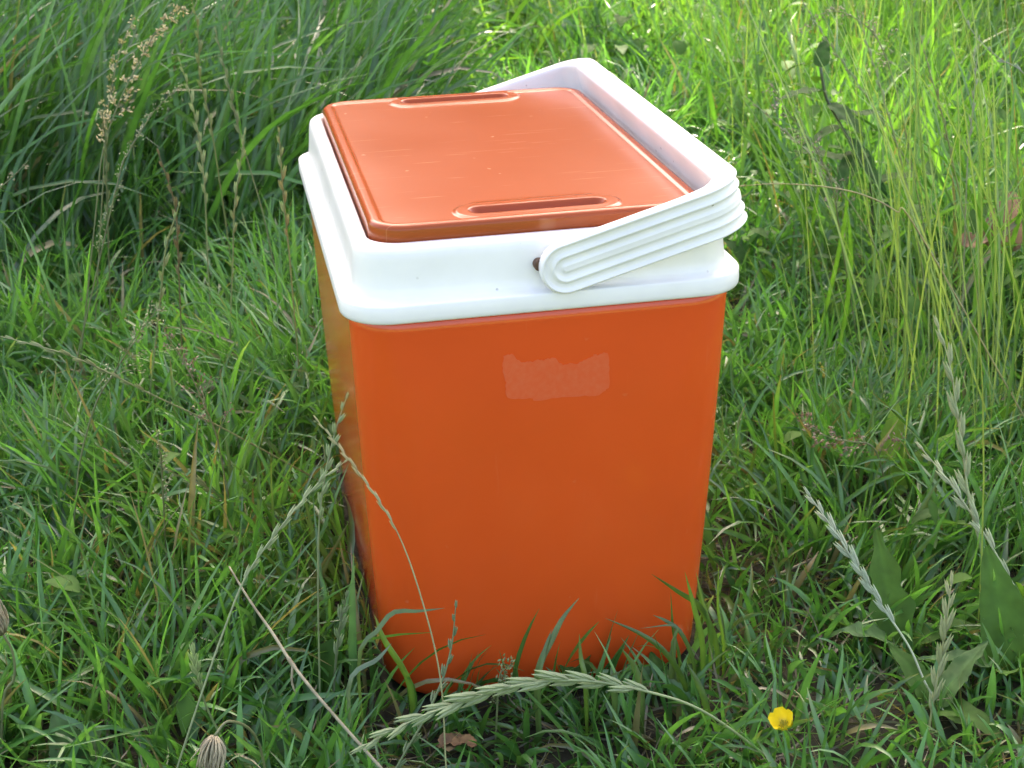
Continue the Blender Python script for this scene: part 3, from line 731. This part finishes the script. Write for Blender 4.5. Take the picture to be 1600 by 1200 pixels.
def panicle(label, px_, Y0, Y1, head, nb, bl, col, droop=.3, dens=9, seed=1, stem_col=(.15, .19, .07), gl=.0035):
    """loose meadow-grass panicle: side branches in whorls carrying little grains"""
    rg = np.random.default_rng(seed); P = pixpath(px_, Y0, Y1, 50); base = P[-1]; t = empty('meadow_grass_panicle', tuple(base)); tag(t, label, 'grass stalk')
    V, Fc = tube(P, [.0004+.0005*min(1, i/30) for i in range(50)], 5); link('stem', colmesh('stem', V, Fc, stem_col), M_STALK, t)
    d = np.r_[0, np.cumsum(np.linalg.norm(np.diff(P, axis=0), axis=1))]; hl = d[-1]*head; parts = []; gv = []; gf = []; gc = []
    for k in range(nb):
        f = (k+.5)/nb; s_ = hl*f; p = np.array([np.interp(s_, d, P[:, i]) for i in range(3)]); ax = np.array([np.interp(max(s_-.01, 0), d, P[:, i]) for i in range(3)])-p
        ax = ax/(np.linalg.norm(ax)+1e-9); o = rg.normal(size=3); o -= ax*(o@ax); o /= np.linalg.norm(o); ln = bl*(.25+.9*f)*rg.uniform(.6, 1.1)
        e = p+ax*ln*.75+o*ln*.65+np.array([0, 0, -droop*ln*.3]); mid = (p+e)/2+np.array([0, 0, .12*ln]); br = spline([p, mid, e], 6)
        parts.append(tube(br, [.00035]*5+[.0002], 4))
        for g in range(dens):
            u = rg.uniform(.25, 1); q = p+(e-p)*u+np.array([0, 0, .1*ln*math.sin(u*3.1)])+rg.normal(size=3)*.0022
            a_ = (e-p)/ln+rg.normal(size=3)*.45; a_ /= np.linalg.norm(a_); b_ = np.cross(a_, rg.normal(size=3)); b_ /= np.linalg.norm(b_); c_ = np.cross(a_, b_); w_ = gl*.27
            o_ = len(gv); gv += [q, q+a_*gl*.5+b_*w_, q+a_*gl*.5-b_*w_*.5+c_*w_*.9, q+a_*gl*.5-b_*w_*.5-c_*w_*.9, q+a_*gl*1.1]
            gf += [[o_+i for i in f_] for f_ in ((0, 2, 1), (0, 3, 2), (0, 1, 3), (4, 1, 2), (4, 2, 3), (4, 3, 1))]; gc += [np.array(col)*rg.uniform(.7, 1.25)]*5
    V, Fc = join(parts); link('branches', colmesh('branches', V, Fc, stem_col), M_STALK, t)
    link('grains', colmesh('grains', gv, gf, np.array(gc), False), M_STALK, t)
PUR = (.26, .19, .12)
panicle('open green meadow grass panicle in the middle of the left grass', [(246, 482), (225, 510), (205, 540), (180, 580), (150, 630), (125, 720), (118, 790)], .12, .06, .32, 14, .04, (.30, .36, .18), seed=2)
panicle('purplish brown panicle left of the cool box at mid height', [(258, 522), (280, 555), (300, 590), (320, 635), (338, 680), (350, 740)], .10, .06, .45, 16, .035, PUR, seed=3)
panicle('spreading pinkish brown panicle in the grass right of the orange face', [(1252, 655), (1275, 672), (1300, 685), (1330, 690), (1365, 700), (1385, 760)], .0, -.02, .62, 16, .04, PUR, seed=4, dens=10, gl=.0045)
panicle('greyish purple panicle just right of the white handle', [(1205, 128), (1225, 165), (1250, 200), (1275, 235), (1300, 290), (1315, 380)], .42, .38, .5, 18, .045, (.27, .22, .17), seed=5, dens=11)
panicle('golden panicle bowing to the right at the upper left', [(287, 12), (262, 30), (243, 50), (228, 78), (205, 120), (180, 175), (160, 240), (150, 330)], .62, .55, .38, 22, .022, (.52, .45, .22), seed=6, dens=12, gl=.005)
panicle('small golden panicle beside the bowing one at the upper left', [(210, 24), (203, 42), (194, 62), (185, 90), (174, 140), (165, 220)], .68, .64, .3, 12, .014, (.45, .42, .2), seed=7, gl=.005)
panicle('narrow green panicle slanting in the tall grass below the golden one', [(282, 133), (262, 152), (240, 175), (220, 205), (200, 240), (180, 300)], .5, .45, .5, 18, .014, (.22, .28, .12), seed=8)
panicle('small nodding panicle at the left edge', [(45, 250), (28, 268), (10, 285), (-15, 310), (-25, 380)], .40, .38, .6, 12, .016, (.35, .34, .2), seed=9)
panicle('pale panicle hanging over at the top right', [(1250, 48), (1270, 28), (1300, 18), (1330, 25), (1370, 60), (1400, 140), (1425, 260)], .50, .45, .30, 14, .03, (.36, .32, .2), seed=10)
panicle('low green panicle at the lower left', [(248, 675), (247, 690), (250, 705), (252, 722), (254, 760)], .0, .0, .5, 10, .012, (.3, .34, .17), seed=11)
panicle('tiny green flowering head at the foot of the orange face', [(800, 1040), (785, 1048), (780, 1060), (778, 1085), (776, 1120)], -.32, -.32, .45, 9, .02, (.16, .22, .07), seed=12)

def leaf_mesh(L, W, col, lobes=0, seed=0, curl=.5, fold=.25, vein=1.25, tipw=.5):
    """a broad leaf along +X from its foot at the origin, face up (+Z), with a paler midrib and an uneven edge"""
    rg = np.random.default_rng(seed); nx, ny = 22, 6; V = []; Fc = []; C = []
    for i in range(nx+1):
        t = i/nx; w_ = math.sin(math.pi*min(1, t**tipw*.98+.02))**.75*W/2+W*.03
        if lobes: w_ *= 1-.38*abs(math.sin(t*math.pi*lobes))**2*(t < .93)
        w_ *= 1+rg.normal()*.035; th = curl*t**1.5; z = -L*.35*curl*t*t; x = L*t*(1-.12*curl*t)
        for j in range(-ny//2, ny//2+1):
            u = j/(ny/2); V.append((x, w_*u, z+fold*abs(u)*w_*(1-.2*abs(u))+rg.normal()*.0004+.0012*math.sin(t*17+u*3)*abs(u)))
            C.append(np.array(col)*(vein if j == 0 else 1)*(1+rg.normal()*.05))
    m_ = ny+1
    for i in range(nx):
        for j in range(ny): Fc.append([i*m_+j, (i+1)*m_+j, (i+1)*m_+j+1, i*m_+j+1])
    return colmesh('leaf', V, Fc, np.array(C))
def place_leaf(parent, base, az, el, L, W, col, lobes=0, seed=0, roll=0., **k):
    o = bpy.data.objects.new('leaf', leaf_mesh(L, W, col, lobes, seed, **k)); o.data.materials.append(M_LEAF); COL.objects.link(o); o.parent = parent
    o.matrix_local = Matrix.Translation(Vector(base)-Vector(parent.location)) @ Matrix.Rotation(az, 4, 'Z') @ Matrix.Rotation(-el, 4, 'Y') @ Matrix.Rotation(roll, 4, 'X')
    return o
LG = (.055, .14, .025); LB = (.07, .155, .055); LY = (.12, .25, .035)
def rosette(name, label, cat, px_, Y, leaves, foot=None):
    """px_: where the plant stands; leaves: (azimuth deg, rise deg, length, width, colour, lobes)"""
    b = at(*px_, Y=Y) if Y is not None else at(*px_, Z=0); b[2] = float(terrain(b[0], b[1])); t = empty(name, tuple(b)); tag(t, label, cat)
    for i, (az, el, L, W, c, lo) in enumerate(leaves):
        place_leaf(t, b+np.array([0, 0, .004]), R(az), R(el), L, W, c, lo, seed=int(px_[0])+i, curl=.45+.25*((i*7) % 3), roll=R(((i*53) % 40)-20))
    return t
rosette('dandelion_plant', 'dandelion with broad upright toothed leaf right of the cool box', 'plant', (1405, 1010), None, [(95, 62, .115, .042, LG, 3), (200, 45, .085, .038, LB, 0), (-20, 40, .09, .03, LG, 3), (150, 25, .10, .035, LG, 3)])
rosette('dock_plant', 'big leaved dock at the right edge near the bottom', 'plant', (1585, 1050), None, [(100, 66, .12, .045, LG, 0), (40, 50, .11, .035, LG, 0), (170, 35, .09, .03, LB, 0), (230, 40, .08, .028, LG, 0)])
rosette('plantain_plant', 'plantain with a pale folded leaf at the lower right', 'plant', (1462, 1105), None, [(30, 40, .08, .03, LB, 0), (120, 50, .07, .026, LG, 0), (-60, 20, .07, .028, LG, 0)])
rosette('hawkweed_plant', 'plant with a long grey green toothed leaf in the right grass', 'plant', (1325, 690), None, [(40, 32, .10, .026, LB, 5), (150, 45, .08, .03, LG, 0), (100, 60, .07, .035, (.10, .2, .03), 0)])
rosette('ground_ivy_plant', 'low crinkled round leaved plant right of the orange face', 'plant', (1290, 790), None, [(20, 35, .045, .045, LB, 0), (140, 40, .04, .04, LB, 0), (260, 30, .045, .042, LG, 0), (80, 60, .04, .04, LB, 0)])
rosette('dock_plant', 'bright yellow green dock leaves right of the cool box at mid height', 'plant', (1390, 790), None, [(70, 62, .11, .035, LY, 0), (20, 45, .12, .03, LY, 0), (140, 55, .09, .03, LG, 0)])
rosette('dock_plant', 'dock with a broad shining leaf arching level among the right stems', 'plant', (1465, 520), None, [(165, 42, .17, .03, LY, 0), (110, 78, .14, .05, (.08, .19, .03), 0), (35, 55, .13, .045, LB, 0), (200, 25, .14, .03, LB, 0)])
rosette('sorrel_plant', 'broad leaved plant beside the right edge above the dead leaf', 'plant', (1575, 540), None, [(150, 40, .09, .04, LB, 0), (60, 50, .1, .045, LB, 0), (10, 35, .1, .04, LG, 0), (220, 35, .1, .035, LB, 0)])
rosette('plantain_plant', 'plantain with round leaf at the bottom edge left of the dry straw', 'plant', (452, 1195), None, [(110, 48, .055, .04, LB, 0), (70, 30, .05, .03, LG, 0), (200, 30, .05, .03, LG, 0)])
rosette('plantain_plant', 'pale leaved plantain in the bottom left corner', 'plant', (125, 1215), None, [(120, 55, .06, .032, LB, 0), (70, 40, .05, .025, LB, 0), (190, 35, .06, .03, LG, 0)])
rosette('clover_plant', 'small oval leaves at the foot of the right front corner', 'plant', (1035, 1085), None, [(20, 30, .045, .025, LB, 0), (150, 45, .04, .024, LB, 0), (90, 50, .04, .02, LG, 0)])
rosette('sorrel_plant', 'small leaves at the base of the orange face near its middle', 'plant', (905, 1080), None, [(60, 60, .04, .02, LG, 0), (130, 55, .035, .02, LG, 0)])
rosette('nettle_plant', 'grey green leaves in the grass just left of the white rim', 'plant', (410, 330), None, [(200, 40, .08, .045, LB, 0), (20, 35, .08, .045, LB, 0), (100, 55, .08, .05, LB, 0), (290, 35, .07, .04, LG, 0)])
rosette('sorrel_plant', 'pale leaf pair low in the grass at the left behind the panicles', 'plant', (265, 430), None, [(60, 70, .07, .03, LB, 0), (10, 35, .06, .028, LB, 0)])
rosette('dock_plant', 'pale dock leaves in the grass behind the back left corner of the lid', 'plant', (550, 165), None, [(170, 45, .16, .06, LB, 0), (60, 40, .15, .06, LB, 0), (250, 35, .12, .05, LG, 0)])
for px_, lab, sc, lc in (((1225, 470), 'leafy plant low in the shade just right of the white rim', .07, LG), ((1330, 520), 'leafy plant midway between the white rim and the wispy stems', .08, LB), ((1560, 690), 'leafy plant at the right edge above the slanting ear', .08, LG),
        ((1190, 640), 'small leafy plant close to the right orange edge', .05, LB), ((1505, 300), 'pale leafy plant behind the wispy stems at the upper right', .11, LB), ((1420, 230), 'shaded leafy plant in the upper right grass', .11, LG),
        ((1230, 330), 'dark leafy plant just behind the handle corner', .09, LG), ((1590, 250), 'leafy plant at the right edge in the upper corner', .12, LG), ((60, 800), 'small leafy plant at the left edge in the short grass', .045, LB),
        ((640, 110), 'sunlit leafy plant behind the lid', .13, LY), ((780, 70), 'sunlit leafy plant behind the back grip of the lid', .13, LY)):
    k_ = int(px_[0]) % 7
    rosette('sorrel_plant', lab, 'plant', px_, None, [(k_*50+a_*68, 28+((a_*37+k_*11) % 40), sc*(.75+.1*((a_*3+k_) % 5)), sc*(.3+.04*((a_+k_) % 4)), lc, 0) for a_ in range(6)])
# upright leafy dock stem in the bright grass behind the handle
def dock_stem():
    P = pixpath([(1282, 105), (1290, 150), (1305, 180), (1325, 215), (1345, 240), (1358, 265), (1362, 310), (1364, 360)], .75, .70, 30); t = empty('dock_plant', tuple(P[-1]))
    tag(t, 'dark leafy dock stem leaning in the bright grass right of the handle', 'plant')
    V, Fc = tube(P, .0022, 6); link('stem', colmesh('stem', V, Fc, (.06, .10, .03)), M_STALK, t)
    for i, (k, az, el, L, W) in enumerate(((0, 60, 50, .06, .022), (3, 200, 10, .09, .03), (5, 300, -20, .08, .032), (8, 10, 10, .10, .03), (9, 170, -25, .09, .035), (11, -50, -45, .14, .034), (14, 230, -15, .10, .034), (18, 150, 20, .12, .035), (20, -10, 15, .12, .03))):
        place_leaf(t, P[k], R(az), R(el), L, W, (.035, .10, .02), 0, seed=i+90)
dock_stem()

def buttercup():
    c = at(1225, 1134, Y=-.43); b = np.array([c[0]+.012, c[1]+.01, 0.]); b[2] = float(terrain(b[0], b[1])); t = empty('buttercup', tuple(b)); tag(t, 'yellow buttercup flower low in the grass at the lower right', 'flower')
    V, Fc = tube(spline([c, (c+b)/2+np.array([.006, 0, .01]), b], 12), .0008, 6); link('stem', colmesh('stem', V, Fc, (.12, .2, .05)), M_STALK, t)
    tilt = Matrix.Translation(Vector(c)-Vector(b)) @ Matrix.Rotation(R(20), 4, 'X') @ Matrix.Rotation(R(-22), 4, 'Y')
    V = []; Fc = []; nx, ny = 7, 6
    for i in range(nx+1):
        tt = i/nx; w_ = .0062*math.sin(math.pi*min(1, .08+.80*tt))**.7
        for j in range(-3, 4):
            u = j/3; V.append((.0095*tt**.8-.0016*u*u*tt, w_*u, .0105*tt**1.6+.0022*u*u*tt+.0004))
    for i in range(nx):
        for j in range(ny): Fc.append([i*7+j, (i+1)*7+j, (i+1)*7+j+1, i*7+j+1])
    pm = mesh('petal', V, Fc); pm.materials.append(M_PETAL)
    for k in range(5):
        o = bpy.data.objects.new('petal', pm); COL.objects.link(o); o.parent = t; o.matrix_local = tilt @ Matrix.Rotation(R(72*k+10), 4, 'Z') @ Matrix.Translation((.0004, 0, .0002*k))
    parts = []; rg = np.random.default_rng(4)
    for k in range(22):
        a_ = k*2.4; r_ = .0005*math.sqrt(k); parts.append(tube([(r_*math.cos(a_), r_*math.sin(a_), 0), (1.6*r_*math.cos(a_), 1.6*r_*math.sin(a_), .0032)], [.00025, .0005], 5))
    V, Fc = join(parts); o = link('stamens', mesh('stamens', V, Fc), plain('stamen', (.42, .40, .03), .6), None); o.parent = t; o.matrix_local = tilt
    for k, (az, el, L) in enumerate(((30, 50, .03), (160, 40, .03), (250, 45, .028))): place_leaf(t, b+np.array([0, 0, .01]), R(az), R(el), L, .016, LG, 3, seed=200+k)
buttercup()

def straw():
    P = pixpath([(358, 885), (390, 938), (425, 988), (455, 1035), (490, 1080), (540, 1138), (600, 1205)], -.28, -.40, 40, False); t = empty('dry_straw', tuple(P[-1])); tag(t, 'bare dry straw lying slanted across the grass at the lower left', 'straw')
    V, Fc = tube(P, [.0007+.0005*min(1, i/15)+(.0005 if i in (19, 20) else 0) for i in range(40)], 8); link('stem', mesh('stem', V, Fc), M_STRAW, t)
    n = P[20]; V, Fc = tube(spline([n, n+np.array([-.002, -.004, -.012]), n+np.array([.0, -.006, -.022])], 6), [.0012, .001, .001, .0009, .0007, .0003], 5); link('side_leaf', mesh('side_leaf', V, Fc), M_STRAW, t)
    P = pixpath([(1205, 1045), (1250, 1005), (1290, 970), (1335, 905), (1372, 860)], -.12, -.05, 24, False); P[:, 2] = np.maximum(P[:, 2], .015)
    t = empty('dry_twig', tuple(P[0])); tag(t, 'thin grey dead stem lying in the grass right of the cool box', 'straw')
    V, Fc = tube(P, .0014, 6); link('stem', mesh('stem', V, Fc), M_STRAW, t)
    V, Fc = tube(spline([P[6], P[6]+np.array([.004, -.004, .018])], 4), .0008, 5); link('side_leaf', mesh('side_leaf', V, Fc), M_STRAW, t)
straw()
def tuft(label, c, axis, L, Rr, n, seed, mat, name, stem=None):
    """withered head: a bundle of dry fibres"""
    rg = np.random.default_rng(seed); t = empty(name, tuple(c)); tag(t, label, 'seed head'); ax = np.array(axis, float); ax /= np.linalg.norm(ax); parts = []
    for k in range(n):
        o = rg.normal(size=3); o -= ax*(o@ax); o /= np.linalg.norm(o); r_ = Rr*rg.random()**.5; ln = L*rg.uniform(.55, 1.1)
        parts.append(tube(spline([c+o*r_*.25, c+ax*ln*.45+o*r_, c+ax*ln+o*r_*rg.uniform(.4, 1.3)+rg.normal(size=3)*.002], 5), [.0005, .0007, .0007, .0005, .0003], 4))
    V, Fc = join(parts); link('fibres', mesh('fibres', V, Fc), mat, t)
    if stem is not None: V, Fc = tube(spline(stem, 14), .0011, 6); link('stem', colmesh('stem', V, Fc, (.17, .2, .08)), M_STALK, t)
c = at(335, 1150, Y=-.40)
tuft('withered beige flower head hanging over at the bottom edge left of centre', c, (-.18, -.25, -.7), .032, .0095, 90, 3, M_STRAW, 'withered_flower', [c, c+np.array([.012, .01, .004]), c+np.array([.03, .03, -.03]), np.array([c[0]+.035, c[1]+.04, 0])])
c = at(4, 990, Y=-.25)
tuft('brown fuzzy seed head cut by the left edge', c, (-.3, 0, 1), .028, .010, 110, 5, M_STRAW, 'fuzzy_seed_head', [c, at(20, 1020, Y=-.25), at(22, 1060, Y=-.25), at(5, 1092, Y=-.25), np.array([c[0]-.02, -.25, 0])])

def dead_leaf(label, px_, Y, L, W, az, el, seed):
    b = at(*px_, Y=Y) if Y is not None else at(*px_, Z=.03); me = leaf_mesh(L, W, (.2, .12, .06), 0, seed, .7, .4); me.name = 'dead_leaf'
    o = bpy.data.objects.new('dead_leaf', me); COL.objects.link(o); me.materials.append(M_DEAD); o.location = b; o.rotation_euler = (R(15), R(-el), R(az)); tag(o, label, 'dead leaf')
dead_leaf('large dry brown leaf caught in the stems at the right edge', (1560, 395), .45, .12, .05, 50, 45, 1)
dead_leaf('small reddish brown dead leaf left of the larger one at the right edge', (1505, 385), .45, .07, .03, 20, 15, 2)
dead_leaf('brown dead leaf on the soil below the front of the cool box', (745, 1165), None, .035, .02, 160, 10, 3)
dead_leaf('small brown dead leaf on the soil left of the one below the cool box', (690, 1168), None, .03, .016, 30, 8, 4)

def blade_tuft(label, specs, Y0, cat='grass tuft'):
    """single blades one can pick out before the orange face: each (base, mid, tip in the picture, width, colour)"""
    t = None
    for i, (pts, Y, wd, col) in enumerate(specs):
        k = len(pts); P = [at(x, y, Y=Y-.012*(1-j/(k-1))) for j, (x, y) in enumerate(pts)]
        if P[0][2] > .0: P = [np.array([P[0][0], P[0][1]-.004, -.003])]+P
        S = spline(P, 14)
        if t is None: t = empty('grass_tuft', tuple(S[0])); tag(t, label, cat)
        V = []; Fc = []; C = []
        for j in range(14):
            u = j/13; d = S[min(j+1, 13)]-S[max(j-1, 0)]; d /= np.linalg.norm(d); s_ = np.cross(d, CB[2]); s_ /= np.linalg.norm(s_); n_ = np.cross(s_, d); s_ = s_*.92+n_*.38*math.sin(i+2*u)
            w_ = wd*.5*min(1, .4+2.2*u)*(1 if u < .55 else max(.03, 1-((u-.55)/.45)**1.6))
            V += [S[j]-s_*w_+n_*w_*.4, S[j], S[j]+s_*w_+n_*w_*.4]; C += [np.array(col)*g for g in (.95, 1.2, 1.)]
        for j in range(13):
            for q in (0, 1): Fc.append([j*3+q, j*3+q+1, j*3+q+4, j*3+q+3])
        link('blade', colmesh('blade', V, Fc, np.array(C)), M_GRASS, t)
G1 = (.055, .13, .02); G2 = (.08, .16, .04); G3 = (.09, .2, .025)
blade_tuft('dark grass blades bending in front of the lower right orange corner', [
    ([(1120, 1010), (1095, 950), (1060, 925), (1018, 897)], -.262, .0055, G1), ([(1098, 1010), (1085, 950), (1070, 893)], -.272, .005, G3), ([(1070, 1070), (1040, 1020), (1000, 990), (946, 966)], -.285, .005, G1),
    ([(1060, 1060), (1050, 1010), (1057, 978), (1000, 982)], -.278, .003, G2), ([(1085, 1040), (1065, 990), (1040, 970), (1020, 961)], -.27, .004, G1), ([(1050, 1060), (1052, 1015), (1058, 975)], -.275, .006, G2),
    ([(1062, 1030), (1052, 985), (1048, 925)], -.266, .003, G1), ([(1130, 1000), (1122, 950), (1123, 880)], -.25, .003, G3), ([(1110, 990), (1098, 940), (1088, 895)], -.262, .004, G3)], -.27)
blade_tuft('folded grass blade rising before the middle of the orange base', [([(838, 1075), (845, 1035), (862, 1000), (880, 965), (905, 934)], -.30, .0058, G2), ([(842, 1070), (850, 1020), (862, 983)], -.303, .004, G2), ([(915, 1068), (908, 1030), (905, 990)], -.31, .0045, G3)], -.3)
blade_tuft('bent grass leaf pointing right before the lower left orange face', [([(560, 1030), (590, 985), (615, 957), (655, 955), (695, 950)], -.285, .0042, G2), ([(545, 1070), (590, 1030), (612, 1005)], -.30, .004, (.12, .2, .1)), ([(640, 1070), (600, 1000), (585, 960)], -.28, .0055, G3)], -.29)
blade_tuft('pair of short blades before the orange base right of the middle', [([(1002, 1080), (990, 1040), (970, 1012)], -.31, .006, G2), ([(960, 1070), (958, 1050), (955, 1036)], -.31, .006, G2), ([(1105, 1110), (1092, 1070), (1074, 1037)], -.33, .006, G1)], -.3)
